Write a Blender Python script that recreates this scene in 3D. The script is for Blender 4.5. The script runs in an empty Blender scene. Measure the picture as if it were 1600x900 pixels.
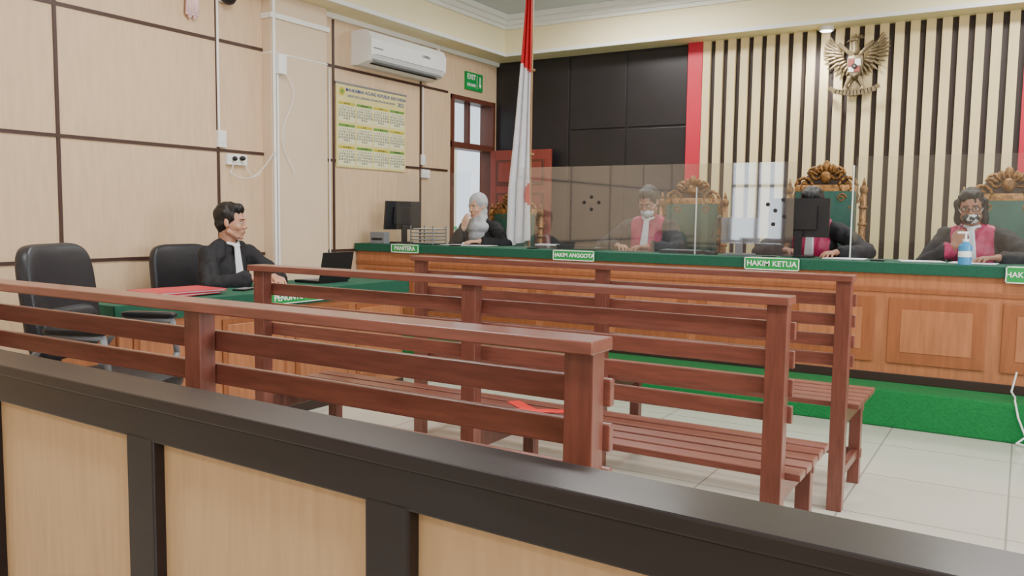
import bpy, bmesh, math, random
from mathutils import Vector, Matrix, Euler, noise
random.seed(3)
SC=bpy.context.scene
COL=SC.collection
def lin(c):
    return tuple(((v/255)/12.92 if v/255<=.04045 else ((v/255+.055)/1.055)**2.4) for v in c)+(1,)
def M(name,col,rough=.5,metal=0,var=.0,scale=6,stretch=(1,1,1),bump=0,emit=0,coat=0,spec=.5,alpha=1):
    m=bpy.data.materials.new(name); m.use_nodes=True
    nt=m.node_tree; b=nt.nodes['Principled BSDF']
    c=lin(col)
    b.inputs['Base Color'].default_value=c
    b.inputs['Roughness'].default_value=rough
    b.inputs['Metallic'].default_value=metal
    b.inputs['Coat Weight'].default_value=coat
    b.inputs['Coat Roughness'].default_value=.15
    b.inputs['Specular IOR Level'].default_value=spec
    if emit:
        b.inputs['Emission Color'].default_value=c
        b.inputs['Emission Strength'].default_value=emit
    if var or bump:
        tc=nt.nodes.new('ShaderNodeTexCoord'); mp=nt.nodes.new('ShaderNodeMapping')
        mp.inputs['Scale'].default_value=stretch
        n=nt.nodes.new('ShaderNodeTexNoise'); n.inputs['Scale'].default_value=scale; n.inputs['Detail'].default_value=6
        nt.links.new(tc.outputs['Object'],mp.inputs['Vector']); nt.links.new(mp.outputs['Vector'],n.inputs['Vector'])
        if var:
            r=nt.nodes.new('ShaderNodeValToRGB')
            r.color_ramp.elements[0].position=.3; r.color_ramp.elements[1].position=.7
            r.color_ramp.elements[0].color=tuple(max(0,v*(1-var)) for v in c[:3])+(1,)
            r.color_ramp.elements[1].color=tuple(min(1,v*(1+var)) for v in c[:3])+(1,)
            nt.links.new(n.outputs['Fac'],r.inputs['Fac']); nt.links.new(r.outputs['Color'],b.inputs['Base Color'])
        if bump:
            bp=nt.nodes.new('ShaderNodeBump'); bp.inputs['Strength'].default_value=bump; bp.inputs['Distance'].default_value=.01
            nt.links.new(n.outputs['Fac'],bp.inputs['Height']); nt.links.new(bp.outputs['Normal'],b.inputs['Normal'])
    return m
# ---------- materials
wallM=M('wall_plywood',(214,184,150),.5,var=.07,scale=9,stretch=(1,3,.5))
colM=M('column_paint',(218,196,168),.5,var=.03,scale=4)
stripM=M('dark_strip',(66,42,34),.5)
creamM=M('cream_paint',(240,228,186),.6,var=.02,scale=3)
whiteM=M('white_paint',(236,236,230),.5,var=.02,scale=3)
ceilM=M('ceiling_paint',(200,208,214),.7,var=.02,scale=3)
blackP=M('black_panel',(32,28,31),.4,var=.15,scale=5)
blackS=M('black_gap',(52,42,40),.6,var=.1)
slatM=M('cream_slat',(230,208,156),.5,var=.04,scale=8,stretch=(3,3,.4))
redP=M('red_panel',(196,30,58),.5,var=.05)
benchM=M('bench_wood',(124,72,60),.32,var=.2,scale=14,stretch=(.6,6,6),coat=.3)
benchD=M('bench_wood_post',(116,66,54),.36,var=.2,scale=14,stretch=(6,6,.6),coat=.25)
barM=M('espresso_wood',(27,18,19),.36,var=.25,scale=10,stretch=(.5,5,5),coat=.1,spec=.4)
barP=M('barrier_panel',(194,160,120),.55,var=.07,scale=14,stretch=(4,4,.4))
deskM=M('desk_wood',(170,108,70),.4,var=.18,scale=10,stretch=(4,4,.4),coat=.2)
deskD=M('desk_wood_dark',(148,88,52),.4,var=.15,scale=10,stretch=(4,4,.4))
deskK=M('plinth_dark',(50,34,28),.5)
clothG=M('green_cloth',(14,80,58),.8,var=.12,scale=60,bump=.15)
carpG=M('green_carpet',(16,112,54),.95,var=.15,scale=80,bump=.4)
signG=M('sign_green',(24,146,68),.4)
signW=M('sign_white',(245,245,240),.4)
goldM=M('gold_carving',(140,98,50),.45,metal=.45,var=.55,scale=45,bump=.8)
goldG=M('garuda_gold',(122,106,78),.45,metal=.4,var=.35,scale=30,bump=.3)
velv=M('green_upholstery',(20,66,54),.8,var=.15,scale=30)
leath=M('black_leather',(34,34,40),.42,var=.1,scale=40,bump=.1)
plasK=M('black_plastic',(26,26,30),.4,var=.05)
plasG=M('grey_plastic',(120,122,126),.45,var=.05)
plasW=M('white_plastic',(236,236,234),.35,var=.02)
robeM=M('black_robe',(22,21,26),.8,var=.25,scale=12,bump=.1)
magM=M('magenta_satin',(176,30,84),.45,var=.12,scale=20)
jabM=M('white_jabot',(222,224,230),.7,var=.03)
hairM=M('black_hair',(18,15,15),.5,var=.3,scale=60,stretch=(4,1,1),bump=.5)
hijM=M('grey_hijab',(172,174,178),.85,var=.08,scale=25,bump=.2)
redF=M('red_folder',(200,50,66),.4,var=.05)
redT=M('red_tape',(235,50,44),.4,var=.03)
paper=M('paper',(230,232,234),.7,var=.02)
doorM=M('door_red_brown',(132,56,46),.45,var=.15,scale=10,stretch=(4,4,.5))
frameM=M('door_frame_brown',(96,50,36),.45,var=.1)
flagR=M('flag_red',(200,28,38),.7,var=.08,scale=20)
flagW=M('flag_white',(226,226,232),.7,var=.05,scale=20)
poleM=M('pole_wood',(150,116,76),.4,var=.1)
shoeM=M('black_shoe',(20,18,18),.35,var=.05)
eyeW=M('eye_white',(205,198,192),.3,var=.02); eyeK=M('iris_dark',(25,16,12),.2)
lipM=M('lips',(150,88,78),.5,var=.05)
mskW=M('surgical_mask',(196,206,214),.8,var=.05); mskK=M('dark_mask',(50,46,52),.8,var=.05)
def skinmat(n,c):
    m=M(n,c,.55,var=.06,scale=25); m.node_tree.nodes['Principled BSDF'].inputs['Subsurface Weight'].default_value=.05; return m
skinA=skinmat('skin_tan',(186,136,110)); skinB=skinmat('skin_brown',(156,108,84)); skinC=skinmat('skin_light',(208,162,136))
lampE=M('lamp_diffuser',(255,255,255),.5,emit=9)
skyE=M('window_daylight',(235,245,255),.5,emit=5)
# floor tile
tileM=bpy.data.materials.new('floor_tile'); tileM.use_nodes=True
nt=tileM.node_tree; b=nt.nodes['Principled BSDF']
tc=nt.nodes.new('ShaderNodeTexCoord'); br=nt.nodes.new('ShaderNodeTexBrick'); br.offset=0; br.squash=1
br.inputs['Scale'].default_value=1; br.inputs['Brick Width'].default_value=.6; br.inputs['Row Height'].default_value=.6
br.inputs['Mortar Size'].default_value=.004; br.inputs['Color1'].default_value=lin((202,200,186)); br.inputs['Color2'].default_value=lin((196,194,180)); br.inputs['Mortar'].default_value=lin((150,146,136))
nt.links.new(tc.outputs['Object'],br.inputs['Vector']); nt.links.new(br.outputs['Color'],b.inputs['Base Color']); b.inputs['Roughness'].default_value=.16
# acrylic
def acrylic(name,refl,haze):
    acr=bpy.data.materials.new(name); acr.use_nodes=True; nt=acr.node_tree
    for n in list(nt.nodes):
        if n.type!='OUTPUT_MATERIAL': nt.nodes.remove(n)
    out=[n for n in nt.nodes if n.type=='OUTPUT_MATERIAL'][0]
    tr=nt.nodes.new('ShaderNodeBsdfTransparent'); tr.inputs[0].default_value=(.96,.975,.98,1)
    gl=nt.nodes.new('ShaderNodeBsdfGlossy'); gl.inputs['Roughness'].default_value=.03
    df=nt.nodes.new('ShaderNodeBsdfDiffuse'); df.inputs[0].default_value=(.9,.93,.95,1)
    mx0=nt.nodes.new('ShaderNodeMixShader'); mx0.inputs[0].default_value=haze
    mx=nt.nodes.new('ShaderNodeMixShader'); mx.inputs[0].default_value=refl
    nt.links.new(tr.outputs[0],mx0.inputs[1]); nt.links.new(df.outputs[0],mx0.inputs[2])
    nt.links.new(mx0.outputs[0],mx.inputs[1]); nt.links.new(gl.outputs[0],mx.inputs[2]); nt.links.new(mx.outputs[0],out.inputs[0])
    return acr
acr=acrylic('clear_acrylic',.11,.02); acrC=acrylic('very_clear_acrylic',.035,.008)
# mask pattern
maskM=bpy.data.materials.new('patterned_mask'); maskM.use_nodes=True; nt=maskM.node_tree; b=nt.nodes['Principled BSDF']
tc=nt.nodes.new('ShaderNodeTexCoord'); vo=nt.nodes.new('ShaderNodeTexNoise'); vo.inputs['Scale'].default_value=28
r=nt.nodes.new('ShaderNodeValToRGB'); r.color_ramp.interpolation='CONSTANT'; r.color_ramp.elements[0].color=(.02,.02,.02,1); r.color_ramp.elements[1].position=.52; r.color_ramp.elements[1].color=(.6,.6,.6,1)
nt.links.new(tc.outputs['Object'],vo.inputs['Vector']); nt.links.new(vo.outputs['Fac'],r.inputs['Fac']); nt.links.new(r.outputs['Color'],b.inputs['Base Color'])

# ---------- builder
class MB:
    def __init__(s): s.bm=bmesh.new(); s.mats=[]
    def mi(s,m):
        if m not in s.mats: s.mats.append(m)
        return s.mats.index(m)
    def _set(s,vs,m):
        i=s.mi(m)
        for f in {f for v in vs for f in v.link_faces}: f.material_index=i
    def box(s,c,d,m,rot=None):
        mat=Matrix.Translation(c)
        if rot: mat=mat@Euler(rot).to_matrix().to_4x4()
        mat=mat@Matrix.Diagonal((d[0],d[1],d[2],1))
        r=bmesh.ops.create_cube(s.bm,size=1,matrix=mat); s._set(r['verts'],m)
    def bb(s,x0,x1,y0,y1,z0,z1,m): s.box(((x0+x1)/2,(y0+y1)/2,(z0+z1)/2),(abs(x1-x0),abs(y1-y0),abs(z1-z0)),m)
    def cyl(s,p1,p2,r1,m,r2=None,seg=14):
        p1=Vector(p1);p2=Vector(p2);d=p2-p1
        if d.length<1e-6: return
        q=d.to_track_quat('Z','Y').to_matrix().to_4x4()
        r=bmesh.ops.create_cone(s.bm,cap_ends=True,segments=seg,radius1=r1,radius2=r1 if r2 is None else r2,depth=d.length,matrix=Matrix.Translation((p1+p2)/2)@q)
        s._set(r['verts'],m)
    def ell(s,c,r,m,Mx=None,rot=None,seg=16):
        mat=Matrix.Translation(c)
        if rot: mat=mat@Euler(rot).to_matrix().to_4x4()
        if not hasattr(r,'__len__'): r=(r,r,r)
        mat=mat@Matrix.Diagonal((r[0],r[1],r[2],1))
        if Mx is not None: mat=Mx@mat
        q=bmesh.ops.create_uvsphere(s.bm,u_segments=seg,v_segments=max(6,seg*2//3),radius=1,matrix=mat); s._set(q['verts'],m)
    def pillow(s,c,h,m,e=.5,rot=None,bend=0):
        q=bmesh.ops.create_uvsphere(s.bm,u_segments=32,v_segments=20,radius=1); s._set(q['verts'],m)
        R=Euler(rot).to_matrix() if rot else Matrix.Identity(3)
        for v in q['verts']:
            p=Vector([math.copysign(abs(k)**e,k) for k in v.co]); p=Vector((p.x*h[0],p.y*h[1]+bend*p.x*p.x,p.z*h[2])); v.co=R@p+Vector(c)
    def cap(s,p1,p2,r1,r2,m,Mx=None,seg=12):
        p1=Vector(p1);p2=Vector(p2)
        if Mx is not None: p1=Mx@p1;p2=Mx@p2
        s.cyl(p1,p2,r1,m,r2,seg); s.ell(p1,r1,m,seg=seg); s.ell(p2,r2,m,seg=seg)
    def tube(s,pts,r,m,seg=8):
        for a,b_ in zip(pts[:-1],pts[1:]): s.cyl(a,b_,r,m,seg=seg)
        for a in pts[1:-1]: s.ell(a,r,m,seg=seg)
    def poly(s,pts,m,ext=None):
        vs=[s.bm.verts.new(p) for p in pts]; f=s.bm.faces.new(vs); f.material_index=s.mi(m)
        if ext:
            r=bmesh.ops.extrude_face_region(s.bm,geom=[f]); nv=[g for g in r['geom'] if isinstance(g,bmesh.types.BMVert)]
            bmesh.ops.translate(s.bm,verts=nv,vec=ext)
            for v in nv:
                for ff in v.link_faces: ff.material_index=s.mi(m)
    def build(s,name,bevel=0,smooth=False,parent=None):
        bmesh.ops.recalc_face_normals(s.bm,faces=s.bm.faces[:])
        me=bpy.data.meshes.new(name); s.bm.to_mesh(me); s.bm.free()
        for m in s.mats: me.materials.append(m)
        o=bpy.data.objects.new(name,me); COL.objects.link(o)
        if smooth:
            for p in me.polygons: p.use_smooth=True
        if bevel:
            bv=o.modifiers.new('bevel','BEVEL'); bv.width=bevel; bv.segments=2; bv.limit_method='ANGLE'; bv.angle_limit=math.radians(50)
        if parent: o.parent=parent
        return o
def text(name,body,loc,size,m,rot,parent=None,ext=.0015,sx=1,bold=.0):
    cu=bpy.data.curves.new(name,'FONT'); cu.body=body; cu.size=size; cu.align_x='CENTER'; cu.align_y='CENTER'; cu.extrude=ext; cu.offset=bold
    t=bpy.data.objects.new(name+'_c',cu); COL.objects.link(t)
    bpy.context.view_layer.update()
    me=bpy.data.meshes.new_from_object(t.evaluated_get(bpy.context.evaluated_depsgraph_get()))
    bpy.data.objects.remove(t)
    o=bpy.data.objects.new(name,me); COL.objects.link(o); me.materials.clear(); me.materials.append(m)
    o.location=loc; o.rotation_euler=rot; o.scale=(sx,1,1)
    if parent: o.parent=parent
    return o
RB=(math.pi/2,0,0); RL=(math.pi/2,0,math.pi/2)

# ---------- room
XW=-5.0; YB=7.75; XR=3.6; YF=-3.0
a=MB(); a.bb(XW-.15,XR+.15,YF-.15,YB+.15,-.1,0,tileM); a.build('floor')
a=MB(); a.bb(XW-.15,XR+.15,YF-.15,YB+.15,3.25,3.35,ceilM); a.build('ceiling')
a=MB(); a.bb(XW-.15,XW,YF-.15,6.9,0,3.25,wallM); a.bb(XW-.15,XW,6.9,7.7,2.42,3.25,wallM); a.bb(XW-.15,XW,7.7,YB+.15,0,3.25,wallM)
a.build('wall_left')
a=MB()
for y in (-1.84,-.66,.52,1.70,2.88,4.05,5.23,6.41): a.bb(XW,XW+.008,y-.011,y+.011,.05,2.85,stripM)
for z in (.89,1.65,2.43): a.bb(XW,XW+.009,YF,6.85,z-.011,z+.011,stripM)
a.build('trim_1')
a=MB(); a.bb(XW,XW+.1,4.47,5.06,0,2.85,colM); a.bb(XW,XW+.12,4.455,5.075,2.66,2.70,whiteM); a.bb(XW,XW+.104,4.466,5.064,2.40,2.412,whiteM); column=a.build('column',bevel=.004)
# back wall
a=MB(); a.bb(XW,XR+.15,YB,YB+.15,0,3.25,blackP)
a.build('wall_back')
a=MB()
for (x0,x1,z0,z1) in ((-4.96,-4.1,.25,1.55),(-4.96,-4.1,1.57,2.83),(-4.08,-3.46,.25,2.08),(-4.08,-3.46,2.1,2.83),(-3.44,-2.83,.25,2.08),(-3.44,-2.83,2.1,2.83),(.2,1.5,.25,2.08),(.2,1.5,2.1,2.83),(1.52,3.5,.25,2.83)):
    a.bb(x0,x1,YB-.012,YB,z0,z1,blackP)
a.build('wall_panel_black',bevel=.004)
a=MB(); a.bb(-2.81,-2.67,YB-.06,YB,.22,2.85,redP); a.bb(-.085,.055,YB-.06,YB,.22,2.85,redP); a.bb(-2.67,-.085,YB-.02,YB,.22,2.85,blackS)
n=22; w=(2.585)/n
for i in range(n): a.bb(-2.67+w*i+.004,-2.67+w*i+.004+w*.6,YB-.055,YB-.02,.22,2.85,slatM)
a.build('wall_panel_slats')
# other walls
a=MB(); a.bb(XR,XR+.15,YF,YB,0,3.25,wallM); a.build('wall_right')
a=MB(); a.bb(XW,XR,YF-.15,YF,0,3.25,wallM); a.build('wall_front')
def window(name,axis,c0,c1,z0,z1,pos):
    a=MB()
    def B(u0,u1,zz0,zz1,d0,d1,m):
        if axis=='x': a.bb(u0,u1,pos+d0,pos+d1,zz0,zz1,m)
        else: a.bb(pos-d1,pos-d0,u0,u1,zz0,zz1,m)
    B(c0,c1,z0,z1,0,.012,skyE)
    for u in (c0,(c0+c1)/2,c1): B(u-.03,u+.03,z0-.03,z1+.03,0,.05,frameM)
    for z in (z0,z0+(z1-z0)*.7,z1): B(c0,c1,z-.025,z+.025,0,.05,frameM)
    a.build(name)
window('window_1','x',-4.35,-3.45,.75,2.2,YF)
window('window_2','y',-1.5,.8,.9,2.4,XR)
window('window_3','y',2.0,4.6,.9,2.4,XR)
# bulkhead + cornice
a=MB(); a.bb(XW,XW+.28,YF,YB,2.85,3.25,creamM); a.bb(XW+.28,XR,YB-.28,YB,2.85,3.25,creamM); a.build('ceiling_bulkhead')
a=MB()
for i,(o,z0,z1) in enumerate(((.10,3.20,3.25),(.06,3.155,3.2),(.03,3.12,3.155))):
    a.bb(XW+.28,XW+.28+o,YF,YB-.28-o,z0,z1,whiteM); a.bb(XW+.28,XR,YB-.28-o,YB-.28,z0,z1,whiteM)
a.bb(XW+.28,XW+.3,YF,YB-.3,2.85,2.885,whiteM); a.bb(XW+.28,XR,YB-.3,YB-.28,2.85,2.885,whiteM)
a.bb(XW,XW+.04,YF,YB,2.81,2.85,whiteM)
a.build('trim_2')
# ceiling lights
def clight(x,y,p,sx=1.2,sy=.35):
    a=MB(); a.bb(x-sx/2,x+sx/2,y-sy/2,y+sy/2,3.2,3.25,plasW); a.bb(x-sx/2+.03,x+sx/2-.03,y-sy/2+.03,y+sy/2-.03,3.195,3.201,lampE)
    o=a.build('ceiling_light')
    L=bpy.data.lights.new('tube','AREA'); L.shape='RECTANGLE'; L.size=sx; L.size_y=sy; L.energy=p; L.color=(1,.97,.92)
    l=bpy.data.objects.new('tube',L); COL.objects.link(l); l.location=(x,y,3.185); l.parent=o
clight(-3.0,6.7,44); clight(0.2,6.6,54); clight(-3.2,3.4,50); clight(.2,3.6,56); clight(-3.0,.4,42); clight(.4,.4,42); clight(-1,-1.8,32)
a=MB(); a.cyl((-1.55,7.6,2.85),(-1.55,7.6,2.815),.06,plasW,seg=24); a.cyl((-1.55,7.6,2.815),(-1.55,7.6,2.81),.045,lampE,seg=24); o=a.build('downlight')
L=bpy.data.lights.new('spot','SPOT'); L.energy=60; L.spot_size=2.7; L.spot_blend=.8; L.shadow_soft_size=.05
l=bpy.data.objects.new('spot',L); COL.objects.link(l); l.location=(-1.55,7.42,2.79); l.parent=o
for (loc,rot,sx,sy,p) in (((XR-.08,3.3,1.65),(0,math.pi/2,0),1.5,2.6,95),((XR-.08,-.35,1.65),(0,math.pi/2,0),1.5,2.3,60)):
    L=bpy.data.lights.new('daylight','AREA'); L.shape='RECTANGLE'; L.size=sx; L.size_y=sy; L.energy=p; L.color=(.95,.97,1)
    l=bpy.data.objects.new('window_daylight',L); COL.objects.link(l); l.location=loc; l.rotation_euler=rot
# world
w=bpy.data.worlds.new('sky'); SC.world=w; w.use_nodes=True
w.node_tree.nodes['Background'].inputs[0].default_value=(.85,.93,1,1); w.node_tree.nodes['Background'].inputs[1].default_value=1.6

# ---------- door on left wall + corridor
a=MB()
for y in (6.9,7.66): a.bb(XW-.15,XW,y,y+.045,0,2.42,frameM); a.bb(XW,XW+.02,y,y+.045,.222,2.42,frameM)
a.bb(XW-.15,XW+.02,6.9,7.7,2.375,2.42,frameM); a.bb(XW-.15,XW+.02,6.9,7.7,1.89,1.95,frameM); a.bb(XW-.10,XW-.04,7.28,7.31,1.95,2.38,frameM)
a.bb(XW-.08,XW-.07,6.94,7.66,1.95,2.375,acrC)
a.build('door_frame')
a=MB(); L0=.74
def leafbox(u0,u1,z0,z1,t0,t1,m):
    a.bb(XW+.03+u0,XW+.03+u1,7.64-t1,7.64-t0,z0,z1,m)
leafbox(0,L0,.235,1.9,0,.04,doorM)
for (u0,u1) in ((.08,.34),(.41,.67)):
    for (z0,z1) in ((.4,.95),(1.05,1.45),(1.53,1.8)):
        leafbox(u0,u1,z0,z1,.04,.052,frameM); leafbox(u0+.03,u1-.03,z0+.03,z1-.03,.052,.062,doorM)
a.cyl((XW+.71,7.6,1.12),(XW+.71,7.54,1.12),.02,goldM)
a.build('door_1',bevel=.004)
a=MB(); a.bb(-6.8,-6.7,5.4,9.4,0,2.2,creamM); a.bb(-6.72,-6.68,7.2,7.3,0,2.2,whiteM); a.bb(-6.72,-6.68,5.4,9.4,1.0,1.05,signG);a.build('wall_corridor')
a=MB(); a.bb(-6.8,XW-.15,5.4,9.4,-.1,0,tileM); a.build('corridor_floor')

# ---------- wall things
a=MB()
prof=[(0,2.76),(.15,2.76),(.2,2.74),(.23,2.68),(.225,2.55),(.18,2.50),(.08,2.47),(0,2.47)]
a.poly([(XW+.001+p[0],5.45,p[1]) for p in prof],plasW,(0,1.06,0))
a.bb(XW+.222,XW+.232,5.5,6.46,2.553,2.556,plasG)
a.box((XW+.2,5.98,2.515),(.07,.96,.006),plasG,rot=(0,.75,0)); a.box((XW+.155,5.98,2.487),(.05,.9,.012),plasK,rot=(0,.3,0))
a.bb(XW+.225,XW+.233,5.48,5.6,2.6,2.61,plasG)
a.tube([(XW+.04,6.51,2.6),(XW+.04,6.62,2.6),(XW+.04,6.64,2.7),(XW+.04,6.64,2.84)],.018,plasW)
o=a.build('air_conditioner',bevel=.006)
text('label','LUMIRA',(XW+.234,6.2,2.64),.035,plasG,RL,o)
# exit sign
a=MB(); a.bb(XW,XW+.02,7.14,7.45,2.50,2.68,signG); a.bb(XW+.02,XW+.022,7.34,7.345,2.52,2.66,signW)
a.bb(XW+.02,XW+.023,7.39,7.405,2.56,2.65,signW); a.poly([(XW+.0235,7.37,2.57),(XW+.0235,7.425,2.57),(XW+.0235,7.3975,2.53)],signW)
o=a.build('exit_sign'); text('exit','EXIT',(XW+.0215,7.24,2.63),.075,signW,RL,o,bold=.001); text('keluar','KELUAR',(XW+.0215,7.24,2.55),.042,signW,RL,o,bold=.0006)
# calendar
calP=M('calendar_paper',(222,210,140),.5,var=.08,scale=5); calB=M('calendar_ink',(50,70,70),.6); calY=M('calendar_header',(196,182,40),.5); calBl=M('calendar_blue',(40,70,150),.5); calG=M('calendar_green',(104,150,60),.5); calC=M('calendar_cell',(228,224,186),.6,var=.03)
a=MB(); a.bb(XW+.01,XW+.014,5.25,6.17,1.6,2.3,calP); a.bb(XW+.008,XW+.02,5.24,6.18,2.295,2.31,plasG)
a.cyl((XW+.014,5.32,2.235),(XW+.0165,5.32,2.235),.035,calY,seg=20); a.cyl((XW+.0165,5.32,2.235),(XW+.0175,5.32,2.235),.02,calG,seg=6)
mons=['JANUARI','FEBRUARI','MARET','APRIL','MEI','JUNI','JULI','AGUSTUS','SEPTEMBER','OKTOBER','NOVEMBER','DESEMBER']
cells=[]
for r_ in range(3):
    for c_ in range(4):
        y0=5.28+c_*.222; z1=2.15-r_*.185
        a.bb(XW+.014,XW+.0155,y0,y0+.20,z1-.022,z1,calG if (r_+c_)%2 else calY); a.bb(XW+.014,XW+.0147,y0,y0+.20,z1-.16,z1-.024,calC)
        cells.append((y0+.1,z1))
cal=a.build('wall_calendar')
text('title','MAHKAMAH AGUNG REPUBLIK INDONESIA',(XW+.0155,5.77,2.255),.041,calBl,RL,cal,bold=.0006,ext=.0005)
text('title_2','DIREKTORAT JENDERAL BADAN PERADILAN UMUM',(XW+.0155,5.70,2.205),.027,calBl,RL,cal,ext=.0005)
text('year','2021',(XW+.0155,6.105,2.205),.05,calBl,RL,cal,bold=.0008,ext=.0005)
rows=[' '.join('%2d'%d for d in range(k,min(k+7,32))) for k in range(1,32,7)]
for i,(y,z) in enumerate(cells):
    text('month_%d'%(i+1),mons[i],(XW+.0162,y,z-.011),.02,calB,RL,cal,ext=.0003)
    text('days_%d'%(i+1),'\n'.join(rows),(XW+.0155,y,z-.09),.0235,calB,RL,cal,ext=.0003,bold=.0005)
# electrics
def wbox(name,y,z,w,h,d=.03,m=plasW):
    a=MB(); a.bb(XW,XW+d,y-w/2,y+w/2,z-h/2,z+h/2,m); a.bb(XW+d,XW+d+.004,y-w*.3,y+w*.3,z-h*.25,z+h*.25,whiteM); return a.build(name,bevel=.004)
wbox('junction_box',4.07,1.73,.07,.12); wbox('wall_socket',4.2,1.59,.18,.08); wbox('light_switch',6.47,1.6,.12,.08); wbox('thermostat',6.43,1.73,.05,.1)
a=MB(); a.bb(XW+.1,XW+.15,4.50,4.58,2.25,2.4,plasW); a.build('junction_box',bevel=.004,parent=column)
a=MB(); a.ell((XW+.05,4.23,1.60),(.022,.022,.018),plasK); a.ell((XW+.05,4.16,1.595),(.02,.018,.018),plasK); a.build('power_plug',smooth=True)
a=MB(); a.cyl((XW+.113,4.485,.05),(XW+.113,4.485,2.83),.012,plasW); a.cyl((XW+.11,4.52,.05),(XW+.11,4.52,2.25),.009,plasW); a.build('cable_conduit',parent=column)
a=MB(); a.cyl((XW+.015,4.05,1.79),(XW+.015,4.05,2.80),.009,plasW); a.build('cable_conduit')
a=MB(); a.cyl((XW+.015,6.43,1.78),(XW+.015,6.43,2.42),.007,plasW); a.cyl((XW+.015,5.17,.05),(XW+.015,5.17,2.4),.007,plasW); a.build('cable_conduit')
a=MB()
a.tube([(XW+.13+.01*math.sin(i*.5),4.60+.06*math.sin(i*.28),2.25-i*.0275) for i in range(28)],.0032,plasW)
a.tube([(XW+.05,4.23,1.59)]+[(XW+.06,4.24+.014*i,1.56-.07*math.sin(i*.26)-.003*i) for i in range(12)],.003,plasW)
a.tube([(XW+.045,4.16,1.58)]+[(XW+.05+.006*i,4.12+.027*i,1.52-.09*math.sin(.35+i*.2)+.002*i*i*.5) for i in range(14)]+[(XW+.13,4.49,1.6)],.003,plasW)
a.build('loose_cable',parent=column)
a=MB(); a.bb(XW,XW+.03,4.06,4.16,2.7,2.8,plasW); a.ell((XW+.07,4.11,2.73),(.055,.055,.055),plasK); a.cyl((XW+.02,4.11,2.76),(XW+.08,4.11,2.76),.05,plasW); a.build('security_camera',smooth=False)
pinkM=M('pink_cloth',(226,190,190),.8,var=.1); a=MB()
for i in range(5): a.cap((XW+.03,3.8+.018*i,2.75),(XW+.03,3.79+.02*i,2.56-.02*(i%2)),.011,.014,pinkM)
a.build('hanging_cloth',smooth=True)

# ---------- platform & judges' bench
a=MB(); a.bb(XW+.001,3.4,5.22,YB-.001,0,.22,carpG); a.build('platform',bevel=.01)
DY=5.5; DT=.95
a=MB()
x0,x1=-4.985,3.0
a.bb(x0,x1,DY,DY+.04,.22,DT-.04,deskM); a.bb(x0,x1,DY-.012,DY+.0,.22,.275,deskK)
a.bb(x0,x1,DY,DY+.5,DT-.04,DT-.008,deskM)
a.bb(x0,x1,DY-.03,DY+.5,DT-.008,DT,clothG); a.bb(x0,x1,DY-.032,DY-.022,DT-.065,DT,clothG)
a.bb(x0,x1,DY-.01,DY,.77,.80,deskD); 
x=x0+.1
while x<x1-.5:
    for (i0,t,m) in ((0,.014,deskD),(.025,.009,deskM),(.07,.018,deskM)):
        a.bb(x+i0,x+.52-i0,DY-t,DY,.34+i0,.74-i0,m)
    x+=.6
for x in (x0+.05,-3.2,-1.8,.5,x1-.05): a.bb(x-.02,x+.02,DY+.04,DY+.3,.22,DT-.04,deskM)
a.build('judges_bench',bevel=.003)
def plate(name,body,x0,x1,z0,z1,y,size):
    a=MB(); a.bb(x0,x1,y-.012,y,z0,z1,signG)
    t=.006
    for (p,q,r_,s_) in ((x0,x1,z0,z0+t),(x0,x1,z1-t,z1),(x0,x0+t,z0,z1),(x1-t,x1,z0,z1)): a.bb(p,q,y-.014,y-.012,r_,s_,signW)
    a.bb(x0+.03,x1-.03,y-.002,y+.06,z1-.004,z1+.001,signG)
    o=a.build(name); text('lettering',body,((x0+x1)/2,y-.0145,(z0+z1)/2),size,signW,RB,o,bold=.0008,ext=.001)
plate('name_plate','PANITERA',-4.56,-4.27,.885,.955,DY-.033,.048)
plate('name_plate','HAKIM ANGGOTA',-3.0,-2.66,.88,.955,DY-.033,.041)
plate('name_plate','HAKIM KETUA',-1.565,-1.215,.875,.955,DY-.033,.049)
plate('name_plate','HAKIM ANGGOTA',-.085,.275,.86,.955,DY-.033,.043)

# ---------- acrylic screens
def screen(name,x0,x1,y,z1,m,holes=()):
    a=MB(); a.bb(x0,x1,y-.0015,y+.0015,DT+.002,z1,m)
    for x in (x0+.15,x1-.15): a.bb(x-.04,x+.04,y-.03,y+.03,DT+.001,DT+.010,plasK); 
    for (hx,hz) in holes: a.cyl((hx,y-.003,hz),(hx,y+.003,hz),.014,plasK,seg=12)
    a.build(name)
screen('acrylic_screen',-3.42,-1.30,5.62,1.58,acr,[(-2.83,1.31),(-2.77,1.35),(-2.77,1.26),(-2.71,1.31),(-1.47,1.30),(-1.42,1.26),(-1.36,1.22),(-1.43,1.17),(-1.37,1.33)])
screen('acrylic_screen',-.93,1.0,5.62,1.6,acrC)
screen('acrylic_screen',-4.62,-3.85,5.6,1.55,acrC)
def divider(x,z1,y0=5.64,y1=5.9):
    a=MB(); a.bb(x-.002,x+.002,y0,y1,DT+.002,z1,acrC); a.bb(x-.004,x+.004,y0,y0+.006,DT+.001,z1,whiteM); a.build('acrylic_divider')
divider(-1.97,1.42); divider(-.95,1.55,5.66)

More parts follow.
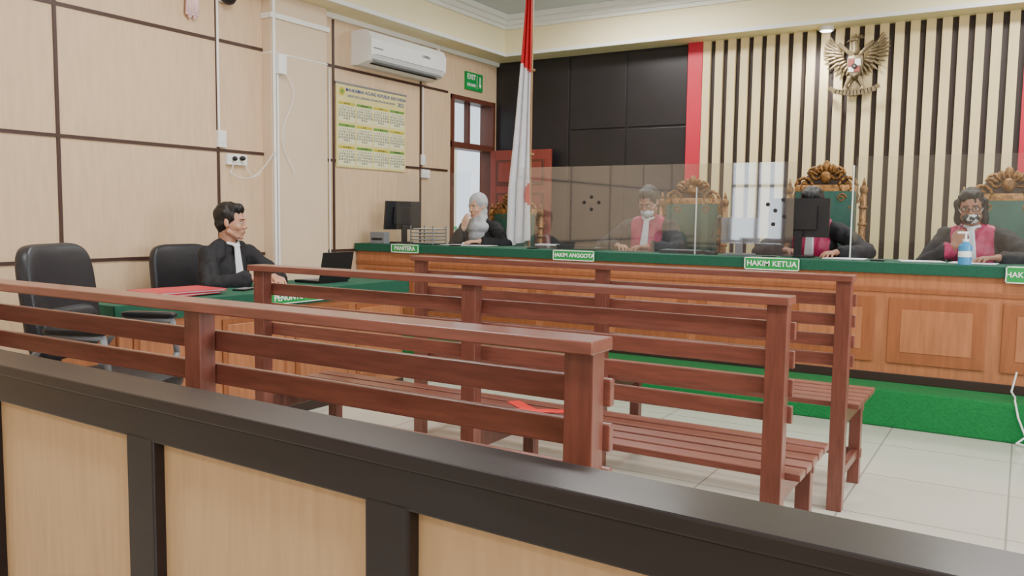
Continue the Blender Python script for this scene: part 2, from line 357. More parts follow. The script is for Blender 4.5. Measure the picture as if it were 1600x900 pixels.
# ---------- prosecutor desk
a=MB(); dx0,dx1,dy0,dy1=-4.20,-3.67,2.36,4.56
a.bb(dx0,dx1,dy0,dy1,.715,.745,deskM); a.bb(dx1-.04,dx1-.015,dy0+.03,dy1-.03,.05,.715,deskM)
for y in (dy0+.02,dy1-.045): a.bb(dx0+.03,dx1-.04,y,y+.025,0,.715,deskM)
a.bb(dx1-.05,dx1-.005,dy0+.03,dy1-.03,0,.06,deskK)
a.bb(dx0-.01,dx1+.01,dy0-.01,dy1+.01,.745,.751,clothG)
for (p,q,r_,s_) in ((dx1+.004,dx1+.012,dy0-.012,dy1+.012),(dx0-.012,dx0-.004,dy0-.012,dy1+.012),(dx0-.012,dx1+.012,dy0-.012,dy0-.004),(dx0-.012,dx1+.012,dy1+.004,dy1+.012)): a.bb(p,q,r_,s_,.66,.751,clothG)
y=dy0+.1
while y<dy1-.3:
    a.bb(dx1-.015,dx1-.005,y,y+.46,.12,.62,deskD); a.bb(dx1-.015,dx1-.001,y+.03,y+.43,.15,.59,deskM); y+=.53
a.build('prosecutor_desk',bevel=.003)
a=MB(); a.bb(dx1+.013,dx1+.022,3.28,3.8,.675,.748,signG)
for z in (.675,.743): a.bb(dx1+.022,dx1+.024,3.28,3.8,z,z+.005,signW)
o=a.build('name_plate'); text('lettering','PENUNTUT UMUM',(dx1+.0225,3.54,.711),.05,signW,RL,o,bold=.001)
a=MB()
for i,(dz,rr) in enumerate(((0,.05),(.014,-.08))):
    a.box((-3.90,2.85+.03*i,.7585+dz),(.28,.42,.003),redF,rot=(0,0,rr)); a.box((-3.90,2.85+.03*i,.763+dz),(.265,.40,.006),paper,rot=(0,0,rr)); a.box((-3.90,2.85+.03*i,.7675+dz),(.28,.42,.003),redF,rot=(0,0,rr))
a.build('red_folder')
a=MB(); a.bb(-4.06,-3.85,3.88,4.16,.752,.77,plasK); a.box((-3.82,4.02,.86),(.008,.28,.19),plasK,rot=(0,.2,0)); a.box((-3.827,4.02,.86),(.002,.26,.17),plasG,rot=(0,.2,0)); a.bb(-4.03,-3.93,3.90,4.14,.77,.773,plasG)
a.build('laptop',bevel=.003)
a=MB(); a.box((-3.86,3.30,.757),(.075,.15,.009),plasK,rot=(0,0,.4)); a.box((-3.86,3.30,.762),(.065,.135,.001),plasG,rot=(0,0,.4)); a.build('mobile_phone',bevel=.003)

# ---------- benches
def bench(y,dx):
    a=MB(); xl,xr=-2.83+dx,-.6+dx; xm=(xl+xr)/2; H=.98
    for x in (xl+.03,xm,xr-.03):
        a.bb(x-.03,x+.03,y-.02,y+.028,0,H-.025,benchD)
        a.bb(x-.025,x+.025,y+.42,y+.465,0,.405,benchD)
        a.bb(x-.015,x+.015,y+.028,y+.42,.345,.405,benchD); a.bb(x-.015,x+.015,y+.028,y+.42,.12,.16,benchD)
    a.bb(xl-.01,xr+.008,y-.045,y+.045,H-.025,H,benchM)
    for z in (.875,.79,.705,.625): a.bb(xl-.015,xr+.012,y+.03,y+.048,z-.026,z+.026,benchM)
    for i in range(5): a.bb(xl-.04,xr+.04,y+.05+i*.088,y+.05+i*.088+.072,.422,.445,benchM)
    a.bb(xl,xr,y+.44,y+.46,.34,.405,benchM)
    for x in (xl+.03,xm,xr-.03): a.bb(x-.02,x+.02,y+.03,y+.48,.403,.423,benchD)
    a.bb(xl,xr,y+.43,y+.455,.12,.16,benchM)
    return a.build('courtroom_bench',bevel=.003)
for y,dx in ((1.36,-.05),(2.46,.03),(3.58,.015)): bench(y,dx)
a=MB()
for r_ in (.5,-.6): a.box((-1.60,2.76,.4465+(.001 if r_>0 else 0)),(.36,.055,.0015),redT,rot=(0,0,r_))
a.build('red_tape_cross')

# ---------- foreground barrier
a=MB(); ht=.85
lb=a.bb
lb(-3.9,1.4,-.11,.0,ht-.025,ht,barM)
lb(-3.9,1.4,-.10,-.03,ht-.09,ht-.025,barM)
lb(-3.9,1.4,-.10,-.03,0,.12,barM)
lb(-3.9,1.4,-.075,-.05,.1,ht-.08,barP)
for i in range(-5,4):
    x=-.80+.64*i
    if -3.9<x<1.4: lb(x-.044,x+.044,-.10,-.03,.1,ht-.08,barM)
o=a.build('wooden_barrier',bevel=.004); o.location=(0,1.02,0); o.rotation_euler=(0,0,-math.radians(2.0))

# ---------- office chairs
def office_chair(x,y,ang,top=1.0,seat=.46):
    a=MB()
    a.pillow((0,0,seat-.04),(.25,.24,.055),leath,e=.5)
    hb=(top-seat-.04)/2
    a.pillow((0,-.26,seat+.06+hb),(.235,.045,hb),leath,e=.42,rot=(.12,0,0),bend=.035)
    a.pillow((0,-.245-.03,seat+.06+hb*1.45),(.2,.045,hb*.42),leath,e=.5,rot=(.12,0,0),bend=.03)
    a.pillow((0,-.23,seat+.06+hb*.55),(.2,.045,hb*.38),leath,e=.5,rot=(.12,0,0),bend=.03)
    a.box((0,-.27,seat+.03),(.07,.03,.25),plasK,rot=(.1,0,0))
    for s in (-1,1):
        a.tube([(s*.24,.12,seat-.05),(s*.29,.14,seat+.05),(s*.29,.12,seat+.2),(s*.29,-.1,seat+.21),(s*.28,-.2,seat+.08),(s*.22,-.2,seat-.05)],.014,plasG)
        a.pillow((s*.29,.01,seat+.225),(.028,.13,.016),plasK)
    a.cyl((0,0,.1),(0,0,seat-.08),.025,plasG); 
    for i in range(5):
        t=i*2*math.pi/5; c,s=math.cos(t),math.sin(t); a.cyl((0,0,.12),(c*.26,s*.26,.07),.025,plasK,r2=.018); a.ell((c*.26,s*.26,.028),.028,plasK,seg=10)
    o=a.build('office_chair',smooth=True); o.location=(x,y,0); o.rotation_euler=(0,0,ang)
    return o
office_chair(-3.31,2.12,math.radians(-62),1.04,.5)
office_chair(-4.50,3.54,math.radians(-90),.97,.41)

# ---------- ornate chairs
def spiral(a,c,r,turn,sx,th,m):
    pts=[]
    for i in range(15):
        t=i/14; ang=turn*t*2*math.pi*1.4; rr=r*(1-.8*t); pts.append((c[0]+sx*rr*math.cos(ang),c[1],c[2]+rr*math.sin(ang)))
    a.tube(pts,th,m,seg=6)
def throne(x,y,top,yaw=0,zf=.22,seat=.40):
    a=MB()
    H=top-zf
    a.box((0,-.05,seat-.045),(.56,.5,.09),goldM); a.box((0,-.05,seat-.02),(.5,.44,.04),velv)
    for s in (-1,1):
        a.cap((s*.25,-.26,.02),(s*.25,-.26,seat-.05),.022,.035,goldM); a.cap((s*.25,.17,.02),(s*.25,.17,seat-.05),.022,.035,goldM)
        a.cap((s*.27,.22,seat-.05),(s*.27,.26,H-.26),.026,.024,goldM)
        for k_ in range(6): a.ell((s*.27,.235+.004*k_,seat+.05+k_*(H-.4-seat)/5.),(.034,.034,.02),goldM,seg=10)
        a.ell((s*.27,.26,H-.22),(.03,.03,.04),goldM); a.cyl((s*.27,.26,H-.19),(s*.27,.26,H-.13),.016,goldM,r2=.004)
        a.cap((s*.28,.2,seat+.22),(s*.3,-.12,seat+.2),.022,.025,goldM); a.cap((s*.3,-.12,seat+.2),(s*.27,-.2,seat-.05),.025,.02,goldM); spiral(a,(s*.3,-.14,seat+.2),.04,1,s,.012,goldM)
        spiral(a,(s*.15,.245,H-.19),.075,1,s,.013,goldM); spiral(a,(s*.075,.245,H-.10),.06,1,s,.012,goldM); spiral(a,(s*.21,.245,H-.27),.05,-1,s,.011,goldM)
        for k_ in range(4): a.ell((s*(.05+.055*k_),.25,H-.045-.045*k_-.008*k_*k_),(.024,.016,.02),goldM,rot=(0,s*.6,0),seg=10)
        for k_ in range(6): a.ell((s*.225,.245,seat+.12+k_*.07),(.018,.016,.03),goldM,seg=8)
    a.box((0,.235,(seat+H-.24)/2+.02),(.44,.04,H-.26-seat),velv,rot=(-.04,0,0))
    a.box((0,.255,H-.24),(.46,.04,.12),goldM)
    a.ell((0,.265,H-.15),(.16,.02,.1),deskK); a.ell((0,.235,H-.12),(.04,.03,.05),goldM); a.ell((0,.25,H-.04),(.03,.02,.045),goldM); a.box((0,.245,seat+.07),(.5,.04,.05),goldM)
    for s in (-1,1):
        spiral(a,(s*.12,.232,H-.28),.035,1,s,.008,goldM); spiral(a,(s*.19,.232,H-.36),.028,-1,s,.008,goldM)
    for k_ in range(7):
        t=(k_-3)/3*1.1; a.ell((math.sin(t)*.1,.235,H-.12+math.cos(t)*.07),(.013,.02,.036),goldM,rot=(0,t,0),seg=8)
    o=a.build('carved_throne_chair',smooth=True); o.location=(x,y,zf); o.rotation_euler=(0,0,yaw); return o
throne(-2.36,6.42,1.55); throne(-1.32,6.45,1.65); throne(-.12,6.45,1.58); throne(-4.10,6.46,1.45)

# ---------- national emblem (gilded eagle relief)
a=MB(); cx,cz,ey=-1.315,2.5,7.66
redE=M('emblem_red',(120,54,44),.5); 
def feather(x,z,ang,l,w,y=0):
    a.ell((cx+x+math.cos(ang)*l/2,ey+y,cz+z+math.sin(ang)*l/2),(l/2,.012,w),goldG,rot=(0,-ang,0),seg=10)
for s in (-1,1):
    for i in range(13):
        t=i/12; px=.045+.12*math.sin(t*1.3); pz=.02+.16*t
        ang=math.radians(-80+t*140); l=.11+.035*math.sin(t*3.1)
        feather(s*px,pz,ang if s>0 else math.pi-ang,l,.013,.008)
    for i in range(9):
        t=i/8; px=.04+.09*t; pz=.0+.16*t
        ang=math.radians(-70+t*115); feather(s*px,pz,ang if s>0 else math.pi-ang,.075,.013,-.006)
    a.tube([(cx+s*.03,ey-.01,cz+.1),(cx+s*.09,ey-.012,cz+.16),(cx+s*.14,ey-.01,cz+.205)],.017,goldG)
    a.cap((cx+s*.04,ey-.01,cz-.09),(cx+s*.07,ey-.015,cz-.165),.022,.014,goldG)
    for k_ in (-1,0,1): a.cap((cx+s*.07,ey-.02,cz-.165),(cx+s*.07+k_*.02,ey-.03,cz-.195),.008,.004,goldG)
for i in range(7):
    t=(i-3)/3; feather(0,-.1,math.radians(-90+t*30),.15,.016,.004)
a.ell((cx,ey,cz+.03),(.07,.03,.13),goldG); a.cap((cx,ey-.01,cz+.13),(cx-.008,ey-.015,cz+.21),.036,.028,goldG)
a.ell((cx-.012,ey-.02,cz+.228),(.035,.028,.028),goldG); a.cyl((cx-.035,ey-.02,cz+.228),(cx-.075,ey-.02,cz+.212),.013,goldG,r2=.002)
for i in range(4): feather(.0+.008*i,.235,math.radians(95-i*28),.045,.008,-.01)
sh=[(-.058,.07),(.058,.07),(.06,.0),(.04,-.05),(0,-.085),(-.04,-.05),(-.06,0)]
a.poly([(cx+p[0],ey-.03,cz+p[1]) for p in sh],goldG,(0,-.014,0))
emW=M('emblem_white',(196,190,176),.5)
for (p0,p1,q0,q1,m) in ((-.05,-.003,.005,.062,redE),(.003,.05,.005,.062,emW),(-.045,-.003,-.045,-.001,emW),(.003,.045,-.045,-.001,redE)): a.bb(cx+p0,cx+p1,ey-.048,ey-.044,cz+q0,cz+q1,m)
a.cyl((cx,ey-.044,cz+.003),(cx,ey-.052,cz+.003),.022,plasK,seg=12); a.cyl((cx,ey-.052,cz+.003),(cx,ey-.055,cz+.003),.01,goldG,seg=5)
pts=[(cx-.17+.34*i/12,ey-.025,cz-.19-.028*math.sin(i/12*math.pi)) for i in range(13)]
for p,q in zip(pts[:-1],pts[1:]):
    mid=((p[0]+q[0])/2,p[1],(p[2]+q[2])/2); a.box(mid,(.034,.012,.04),goldG,rot=(0,-math.atan2(q[2]-p[2],q[0]-p[0]),0))
a.box((cx-.18,ey-.02,cz-.175),(.05,.01,.035),goldG,rot=(0,.5,0)); a.box((cx+.18,ey-.02,cz-.175),(.05,.01,.035),goldG,rot=(0,-.5,0))
a.cyl((cx,ey+.0,cz),(cx,YB-.055,cz),.03,plasK)
a.build('garuda_emblem',smooth=False)

# ---------- flag
fx,fy=-3.60,6.12
a=MB(); a.cyl((fx,fy,.24),(fx,fy,3.1),.011,poleM); a.cyl((fx,fy,.221),(fx,fy,.26),.13,poleM,r2=.11,seg=24); a.cyl((fx,fy,.26),(fx,fy,.34),.05,poleM,r2=.02); a.ell((fx,fy,3.12),.025,goldM)
o=a.build('flag_pole')
bm=bmesh.new(); NU,NV=60,90; grid=[]
for j in range(NV+1):
    t=j/NV; z=3.06-t*2.06; wd=.045+.16*min(1,t*1.3)**1.1; row=[]
    for i in range(NU+1):
        u=i/NU; ph=u*16+math.sin(t*3)*1.2
        x=fx+.01-wd*u+.018*math.sin(ph*1.0+1.3)*t; y=fy-.02-.035*math.sin(ph)*(0.35+.65*t)-.02*u
        row.append(bm.verts.new((x,y,z-.06*u*t)))
    grid.append(row)
for j in range(NV):
    for i in range(NU):
        f=bm.faces.new((grid[j][i],grid[j+1][i],grid[j+1][i+1],grid[j][i+1])); f.smooth=True
        t=j/NV; u=i/NU; z=3.06-t*2.06
        f.material_index=0 if (z>2.40+.12*u or (u<.36 and abs(z-1.40)<.09*(1-u/.36))) else 1
me=bpy.data.meshes.new('flag'); bm.to_mesh(me); bm.free(); me.materials.append(flagR); me.materials.append(flagW)
fo=bpy.data.objects.new('flag_cloth',me); COL.objects.link(fo); fo.parent=o
a=MB()
for z in (2.42,1.72): a.cyl((fx-.02,fy-.02,z),(fx+.03,fy+.01,z+.0),.01,poleM)
a.build('rings',parent=o)

# ---------- desk objects
def monitor(x,y,w,h,z0,yaw,tilt=0,backm=plasK,st=.12):
    a=MB(); a.box((0,0,h/2+st),(w,.025,h),backm,rot=(tilt,0,0)); a.box((0,.0135,h/2+st),(w-.03,.001,h-.03),plasG,rot=(tilt,0,0)); a.box((0,-.02,h/2+st),(w*.6,.03,h*.6),backm,rot=(tilt,0,0))
    a.box((0,-.03,st/2+.02),(.05,.02,st+.04),backm); a.box((0,-.02,.006),(.2,.13,.012),backm)
    o=a.build('computer_monitor',bevel=.004); o.location=(x,y,z0); o.rotation_euler=(0,0,yaw); return o
monitor(-1.30,5.80,.38,.26,DT+.001,0,st=.135)
monitor(-1.70,5.80,.26,.18,DT+.001,.1,backm=plasG,st=.08)
monitor(-4.72,5.80,.36,.25,DT+.001,math.radians(72),.12)
a=MB()
for i in range(5):
    for s in (0,1): a.bb(-4.52+.0,-4.28,5.66,5.86,DT+.005+i*.03,DT+.01+i*.03,plasK if s else plasG)
    a.bb(-4.5,-4.3,5.68,5.84,DT+.011+i*.03,DT+.016+i*.03,paper)
for x in (-4.52,-4.285):
    for y in (5.66,5.85): a.bb(x,x+.008,y,y+.008,DT+.001,DT+.16,plasG)
a.build('document_tray')
a=MB(); a.bb(-4.86,-4.70,5.53,5.60,DT+.001,DT+.1,plasG); a.bb(-4.84,-4.72,5.525,5.53,DT+.03,DT+.05,plasK); a.build('desk_printer',bevel=.006)
def laptop(x,y,yaw,w=.32):
    a=MB(); a.box((0,0,.01),(w,.2,.018),plasK); a.box((0,.0,.0195),(w-.04,.15,.002),plasG); a.box((0,-.1,.028),(w,.02,.018),plasK)
    o=a.build('laptop',bevel=.003); o.location=(x,y,DT+.001); o.rotation_euler=(0,0,yaw)
laptop(-2.92,5.76,0)
a=MB(); a.box((-3.22,5.76,DT+.013),(.17,.13,.024),M('book_dark',(90,70,60),.5),rot=(0,0,.2)); a.box((-3.22,5.76,DT+.03),(.16,.12,.01),paper,rot=(0,0,.1)); a.build('law_book')
a=MB()
for (x,y,r_) in ((-1.0,5.78,.2),(-.26,5.76,.1),(-.55,5.78,.4),(-3.9,5.80,.3),(-4.08,5.76,-.1)): a.box((x,y,DT+.003+.0005*r_),(.21,.25,.003),paper,rot=(0,0,r_+1.4))
a.build('paper_sheets')
def mic(x,y,lx):
    a=MB(); a.cyl((0,0,0),(0,0,.025),.05,plasK,r2=.04); a.tube([(0,0,.02),(0,.01,.12),(lx*.4,.03,.2),(lx,.07,.25)],.005,plasK); a.cap((lx,.07,.25),(lx*1.1,.1,.265),.012,.014,plasK)
    o=a.build('desk_microphone',smooth=True); o.location=(x,y,DT+.001)
mic(-1.88,5.72,.02)
a=MB(); a.box((-2.1,5.74,DT+.012),(.3,.13,.022),plasK)
for i in range(8):
    for j in range(4): a.box((-2.22+i*.033,5.70+j*.028,DT+.025),(.026,.02,.006),plasG)
a.build('keyboard',bevel=.002)
blu=M('sanitizer_gel',(80,165,220),.15,var=.05); blu.node_tree.nodes['Principled BSDF'].inputs['Transmission Weight'].default_value=.25
a=MB(); a.cyl((0,0,0),(0,0,.11),.036,blu,seg=24); a.cyl((0,0,.11),(0,0,.135),.036,blu,r2=.014,seg=24); a.cyl((0,0,.135),(0,0,.15),.017,plasW); a.cyl((0,0,.145),(0,0,.185),.006,plasW); a.box((-.016,0,.188),(.056,.018,.012),plasW); a.cyl((0,0,.045),(0,0,.08),.0365,signW,seg=24)
o=a.build('hand_sanitizer_bottle'); o.location=(-.298,5.56,DT+.001)
a=MB(); a.tube([(.0,5.45,.36),(-.02,5.42,.25),(-.0,5.35,.232),(.0,5.23,.235),(.02,5.205,.15),(.06,5.2,.05),(.02,5.19,.012),(.2,5.1,.008)],.005,plasW); a.build('power_cord')

# ---------- people
def remesh(name,mb,vox,it,mats,parent,assign=None,fuzz=0,folds=0):
    me=bpy.data.meshes.new(name); mb.bm.to_mesh(me); mb.bm.free()
    o=bpy.data.objects.new(name+'_tmp',me); COL.objects.link(o)
    m=o.modifiers.new('r','REMESH'); m.mode='VOXEL'; m.voxel_size=vox; 
    s=o.modifiers.new('s','SMOOTH'); s.factor=.5; s.iterations=it
    bpy.context.view_layer.update()
    nm=bpy.data.meshes.new_from_object(o.evaluated_get(bpy.context.evaluated_depsgraph_get())); bpy.data.objects.remove(o)
    nm.materials.clear()
    for x in mats: nm.materials.append(x)
    if fuzz or folds:
        ds=[]
        for v in nm.vertices:
            d=0
            if fuzz: d+=noise.noise(Vector((v.co.x*55,v.co.y*25,v.co.z*25)))*fuzz
            if folds: d+=noise.noise(Vector((v.co.x*22+v.co.z*6,v.co.y*22,v.co.z*7)))*folds+noise.noise(v.co*32)*folds*.3
            ds.append(v.normal.copy()*d)
        for v,d in zip(nm.vertices,ds): v.co+=d
    for p in nm.polygons:
        p.use_smooth=True; p.material_index=assign(p) if assign else 0
    r_=bpy.data.objects.new(name,nm); COL.objects.link(r_); r_.parent=parent; return r_
def ik(S,W,l1,l2,pole):
    d=W-S; L=d.length; L_=min(L,(l1+l2)*.995); dn=d.normalized(); W2=S+dn*L_
    a_=(l1*l1-l2*l2+L_*L_)/(2*L_); h=math.sqrt(max(0,l1*l1-a_*a_)); p=pole-dn*pole.dot(dn); p.normalize()
    return S+dn*a_+p*h,W2
def hand(mb,W,d,n,th,curl,sp=1):
    d=d.normalized(); n=(n-d*n.dot(d)).normalized(); x=d.cross(n); Mx=Matrix.Translation(W)@Matrix((( x.x,d.x,n.x,0),(x.y,d.y,n.y,0),(x.z,d.z,n.z,0),(0,0,0,1)))
    k=skinA
    kn=[(.031,.078),(.011,.086),(-.010,.084),(-.030,.074)]; ln=[.068,.076,.070,.054]
    for i,(kx,ky) in enumerate(kn):
        kx*=th
        mb.cap((kx*.55,.0,0),(kx,ky,0),.0145,.0115,k,Mx,seg=10)
        p=Vector((kx,ky,0)); ang=curl*(.6+.12*i); l=ln[i]
        for fr,r1,r2 in ((.45,.0098,.0088),(.3,.0088,.008),(.25,.008,.0068)):
            q=p+Vector((kx*.06*sp,math.cos(ang)*l*fr,-math.sin(ang)*l*fr)); mb.cap(p,q,r1,r2,k,Mx,seg=10); p=q; ang+=curl*.9
    mb.cap((th*.014,.012,-.002),(th*.040,.045,-.008),.015,.012,k,Mx,seg=10); mb.cap((th*.040,.045,-.008),(th*.054,.072,-.014-.01*curl),.0115,.010,k,Mx,seg=10); mb.cap((th*.054,.072,-.014-.01*curl),(th*.056,.095,-.022-.016*curl),.0098,.008,k,Mx,seg=10)
def person(name,loc,ang,s,skin,lean=(0,0),head=(0,0,0),hoff=(0,0,0),R=None,Lh=None,hair='short',judge=False,mask=None,glasses=False,seat=.42):
    e=bpy.data.objects.new(name,None); COL.objects.link(e); e.location=loc; e.rotation_euler=(0,0,ang); e.scale=(s,s,s); e.empty_display_size=.1
    bpy.context.view_layer.update(); inv=(Matrix.Translation(loc)@Euler((0,0,ang)).to_matrix().to_4x4()@Matrix.Diagonal((s,s,s,1))).inverted()
    inv3=inv.to_3x3()
    def P(z,x=0,y=0):
        t=(z-.11)/.45; return Vector((lean[0]*t+x,lean[1]*t+y,z))
    B=MB()
    B.ell(P(.12),(.185,.145,.12),robeM); B.ell(P(.24),(.165,.13,.15),robeM); B.ell(P(.40),(.172,.125,.17),robeM); B.ell(P(.30),(.168,.128,.15),robeM)
    B.cap(P(.515,-.145),P(.515,.145),.062,.062,robeM); B.ell(P(.55,0,-.012),(.125,.07,.055),robeM)
    B.cap(P(.54,-.15),P(.585,-.05,-.01),.05,.045,robeM); B.cap(P(.54,.15),P(.585,.05,-.01),.05,.045,robeM)
    fl=-seat/s
    F=MB()
    for sg in (-1,1):
        B.cap((sg*.09,.02,.10),(sg*.12,.42,.095),.098,.075,robeM); B.cap((sg*.12,.42,.09),(sg*.12,.43,fl+.13),.072,.058,robeM)
        F.cap((sg*.12,.41,fl+.048),(sg*.125,.58,fl+.038),.043,.034,shoeM); F.cap((sg*.12,.42,fl+.05),(sg*.12,.42,fl+.14),.04,.04,shoeM)
    H=MB()
    for side,A in ((1,R),(-1,Lh)):
        S=P(.525,side*.17); W=inv@Vector(A['w']); pole=inv3@Vector(A['pole']); pole.normalize()
        E,W=ik(S,W,.285,.255,pole)
        B.cap(S,E,.068,.054,robeM); f=(W-E).normalized(); B.cap(E,W-f*.05,.054,A.get('cuff',.05),robeM)
        up=inv3@Vector((0,0,-1)); up.normalize(); B.cap(E.lerp(W,.2)+up*.006,W-f*.055+up*.016,.05,.05,robeM)
        H.cap(E.lerp(W,.6),W,.031,.024,skin); hand(H,W,inv3@Vector(A['d']),inv3@Vector(A['n']),-side,A.get('curl',.4))
    def asg(p):
        c=p.center
        if judge and c.z>.22:
            x=c.x-P(c.z).x; 
            if abs(x)<.13 and p.normal.y>-.15: return 1
        return 0
    remesh('robe',B,.011,4,[robeM,magM],e,asg,folds=.014)
    remesh('shoes',F,.012,2,[shoeM],e)
    remesh('hands',H,.0038,2,[skin],e)
    hp=P(.735)+Vector(hoff)
    Mh=Matrix.Translation(hp)@Matrix.Rotation(math.radians(head[0]),4,'Z')@Matrix.Rotation(math.radians(head[1]),4,'X')@Matrix.Rotation(math.radians(head[2]),4,'Y')
    K=MB()
    K.ell((0,-.015,.032),(.073,.090,.088),skin,Mh,seg=24); K.ell((0,.016,-.012),(.065,.070,.09),skin,Mh,seg=24); K.ell((0,.022,-.055),(.057,.058,.055),skin,Mh,seg=20); K.ell((0,.03,-.078),(.042,.048,.036),skin,Mh); K.ell((0,.064,-.097),(.019,.016,.014),skin,Mh)
    for sg in (-1,1):
        K.ell((sg*.036,.050,-.03),(.024,.026,.026),skin,Mh); K.ell((sg*.074,-.008,-.008),(.009,.017,.029),skin,Mh,rot=(.2,0,sg*.35)); K.ell((sg*.0115,.086,-.033),(.0085,.010,.0075),skin,Mh)
        K.cap((sg*.012,.077,.022),(sg*.042,.067,.023),.009,.008,skin,Mh); K.cap((sg*.05,.0,-.06),(sg*.03,.05,-.088),.02,.016,skin,Mh)
    K.cap((0,.078,.014),(0,.095,-.028),.0075,.0105,skin,Mh); K.ell((0,.076,-.060),(.023,.012,.015),skin,Mh)
    K.cap(Mh@Vector((0,-.03,-.06)),P(.545,0,-.01),.05,.058,skin)
    remesh('head',K,.0045,4,[skin],e)
    D=MB()
    for sg in (-1,1):
        D.ell((sg*.030,.0725,.002),(.013,.009,.0062),eyeW,Mh,seg=12); D.ell((sg*.030,.0795,.002),(.0055,.003,.0056),eyeK,Mh,seg=10)
        D.cap((sg*.013,.084,.022),(sg*.044,.073,.023),.0036,.0026,hairM,Mh,seg=8); D.cap((sg*.017,.079,.0095),(sg*.043,.071,.007),.0028,.0022,hairM,Mh,seg=6)
        D.cap((0,.0865,-.0565),(sg*.021,.077,-.059),.0042,.0025,lipM,Mh,seg=8); D.cap((0,.085,-.0645),(sg*.018,.077,-.062),.0048,.0025,lipM,Mh,seg=8)
    D.build('face_details',smooth=True,parent=e)
    Z=MB()
    if hair=='hijab':
        Z.ell((0,-.024,.032),(.086,.098,.098),hijM,Mh,seg=24); Z.ell((0,-.02,-.05),(.077,.078,.075),hijM,Mh)
        Z.cap(Mh@Vector((0,-.012,-.06)),P(.55,0,.02),.072,.095,hijM,seg=20); Z.ell(P(.53,0,.045),(.135,.105,.07),hijM); Z.ell(P(.46,0,.06),(.10,.085,.09),hijM)
        remesh('hijab',Z,.007,5,[hijM],e,folds=.008)
    else:
        Z.ell((0,-.026,.042),(.080,.096,.089),hairM,Mh,seg=24); Z.ell((0,.008,.082),(.068,.068,.044),hairM,Mh,seg=20); Z.ell((.012,.03,.098),(.05,.045,.028),hairM,Mh); Z.ell((0,-.045,-.005),(.073,.066,.075),hairM,Mh)
        for sg in (-1,1): Z.ell((sg*.067,.014,.034),(.012,.022,.035),hairM,Mh); Z.ell((sg*.07,.008,.0),(.006,.01,.022),hairM,Mh)
        if hair=='long':
            for sg in (-1,1): Z.cap((sg*.072,-.015,.03),(sg*.08,-.01,-.1),.03,.022,hairM,Mh)
            Z.ell((0,-.06,-.07),(.08,.05,.08),hairM,Mh); Z.ell((.03,.045,.08),(.045,.032,.03),hairM,Mh)
        remesh('hair',Z,.006,3,[hairM],e,fuzz=.008)
    if mask:
        Z=MB(); Z.ell((0,.048,-.062),(.056,.054,.046),mask,Mh); Z.ell((0,.08,-.045),(.02,.026,.024),mask,Mh); remesh('face_mask',Z,.006,2,[mask],e)
        Z=MB()
        for sg in (-1,1): Z.tube([Mh@Vector((sg*.05,.065,-.04)),Mh@Vector((sg*.078,.0,-.0))],.002,plasW)
        Z.build('mask_straps',parent=e)
    if glasses:
        Z=MB()
        for sg in (-1,1):
            pts=[Mh@Vector((sg*.032+.022*math.cos(t*.524),.095,.0+.017*math.sin(t*.524))) for t in range(13)]; Z.tube(pts,.0022,plasK,seg=6); Z.tube([Mh@Vector((sg*.054,.095,.004)),Mh@Vector((sg*.08,.0,.004))],.002,plasK,seg=6)
        Z.tube([Mh@Vector((-.01,.095,.002)),Mh@Vector((.01,.095,.002))],.002,plasK,seg=6); Z.build('glasses',parent=e)
    if hair!='hijab':
        J=MB()
        for i in (-2,-1,0,1,2): J.cap(P(.575,i*.006,.088-.02),P(.36,i*.012,.132),.010,.011,jabM)
        J.ell(P(.585,0,.062),(.03,.018,.015),jabM); J.cap(P(.60,-.045,.03),P(.588,0,.066),.011,.011,jabM); J.cap(P(.60,.045,.03),P(.588,0,.066),.011,.011,jabM)
        remesh('jabot',J,.005,1,[jabM],e)
    return e
person('prosecutor_man',(-4.42,3.58,.42),math.radians(-84),.98,skinA,lean=(0,.08),head=(24,-3,0),
  R=dict(w=(-4.00,3.48,.80),pole=(-.3,-1,-.5),d=(.6,.8,-.12),n=(0,0,1),curl=.45,cuff=.055),
  Lh=dict(w=(-4.01,3.66,.80),pole=(-.2,1,-.5),d=(1,-.35,-.12),n=(0,0,1),curl=.5,cuff=.055))
person('court_clerk_woman',(-4.1,6.20,.61),math.radians(180),.92,skinC,lean=(.02,.06),head=(-12,-10,0),hoff=(0,.02,0),hair='hijab',seat=.39,
  R=dict(w=(-4.17,5.96,1.09),pole=(-.6,-.2,-1),d=(.25,.1,1),n=(-.2,-1,0),curl=.35),
  Lh=dict(w=(-3.95,5.88,.985),pole=(1,.2,-.4),d=(-.6,-.8,0),n=(0,0,1),curl=.3))
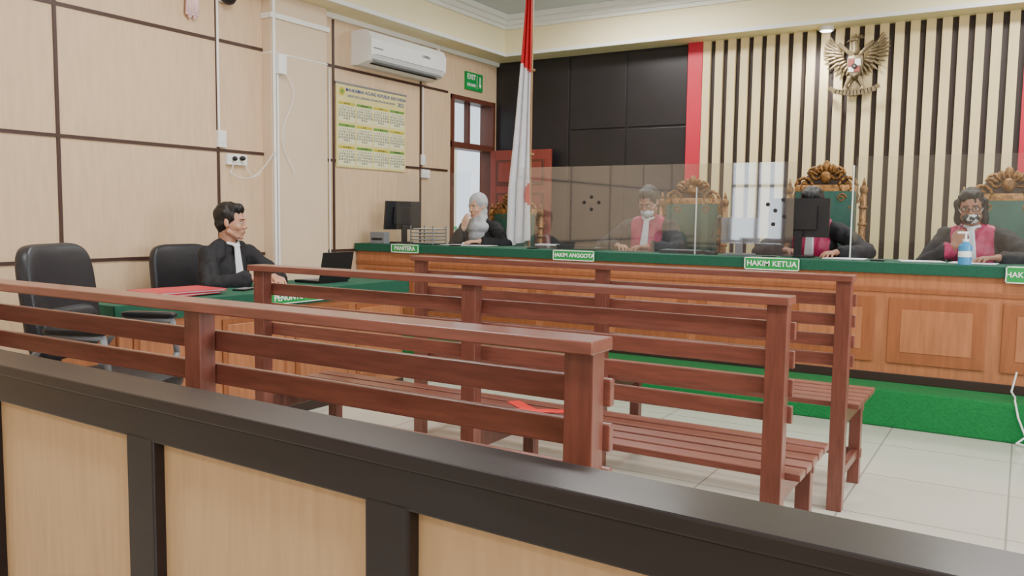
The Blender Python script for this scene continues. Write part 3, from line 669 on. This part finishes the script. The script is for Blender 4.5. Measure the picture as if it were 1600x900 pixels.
person('judge',(-2.56,6.24,.62),math.radians(184),.97,skinB,lean=(-.03,.10),head=(-8,-28,0),hoff=(0,.03,-.01),judge=True,mask=mskW,seat=.40,
  R=dict(w=(-2.66,5.86,.985),pole=(-1,.1,-.4),d=(.7,-.6,0),n=(0,0,1),curl=.5),
  Lh=dict(w=(-2.42,5.86,.985),pole=(1,.1,-.4),d=(-.7,-.6,0),n=(0,0,1),curl=.5))
person('judge',(-1.28,6.26,.61),math.radians(176),.98,skinB,lean=(0,.10),head=(0,-22,0),hoff=(0,.02,-.025),judge=True,mask=mskK,seat=.39,
  R=dict(w=(-1.42,5.95,.99),pole=(-1,.1,-.4),d=(.6,-.6,0),n=(0,0,1),curl=.5),
  Lh=dict(w=(-1.08,5.90,.985),pole=(1,.1,-.4),d=(-.3,-.9,0),n=(0,0,1),curl=.4))
person('judge',(-.25,6.24,.60),math.radians(172),.96,skinB,lean=(.03,.09),head=(10,-10,4),hoff=(0,.02,-.01),judge=True,hair='long',mask=maskM,glasses=True,seat=.38,
  R=dict(w=(-.38,5.98,1.05),pole=(-1,-.1,-.9),d=(.35,.15,1),n=(-.5,-1,.2),curl=.9),
  Lh=dict(w=(-.14,5.86,.985),pole=(1,.1,-.4),d=(-.7,-.5,0),n=(0,0,1),curl=.4))

# ---------- camera
f=1300.; yaw=math.radians(31.6); pit=math.atan(112/f); rol=math.radians(.74)
fw=Vector((-math.sin(yaw)*math.cos(pit),math.cos(yaw)*math.cos(pit),-math.sin(pit)))
R0=Vector((math.cos(yaw),math.sin(yaw),0)); U0=R0.cross(fw)
Rr=R0*math.cos(rol)+U0*math.sin(rol); Ur=-R0*math.sin(rol)+U0*math.cos(rol)
cam=bpy.data.cameras.new('camera'); cam.sensor_width=36; cam.lens=f/1600*36; cam.clip_start=.05
co=bpy.data.objects.new('camera',cam); COL.objects.link(co)
mt=Matrix(((Rr.x,Ur.x,-fw.x,0),(Rr.y,Ur.y,-fw.y,0),(Rr.z,Ur.z,-fw.z,1.2),(0,0,0,1)))
co.matrix_world=mt; SC.camera=co
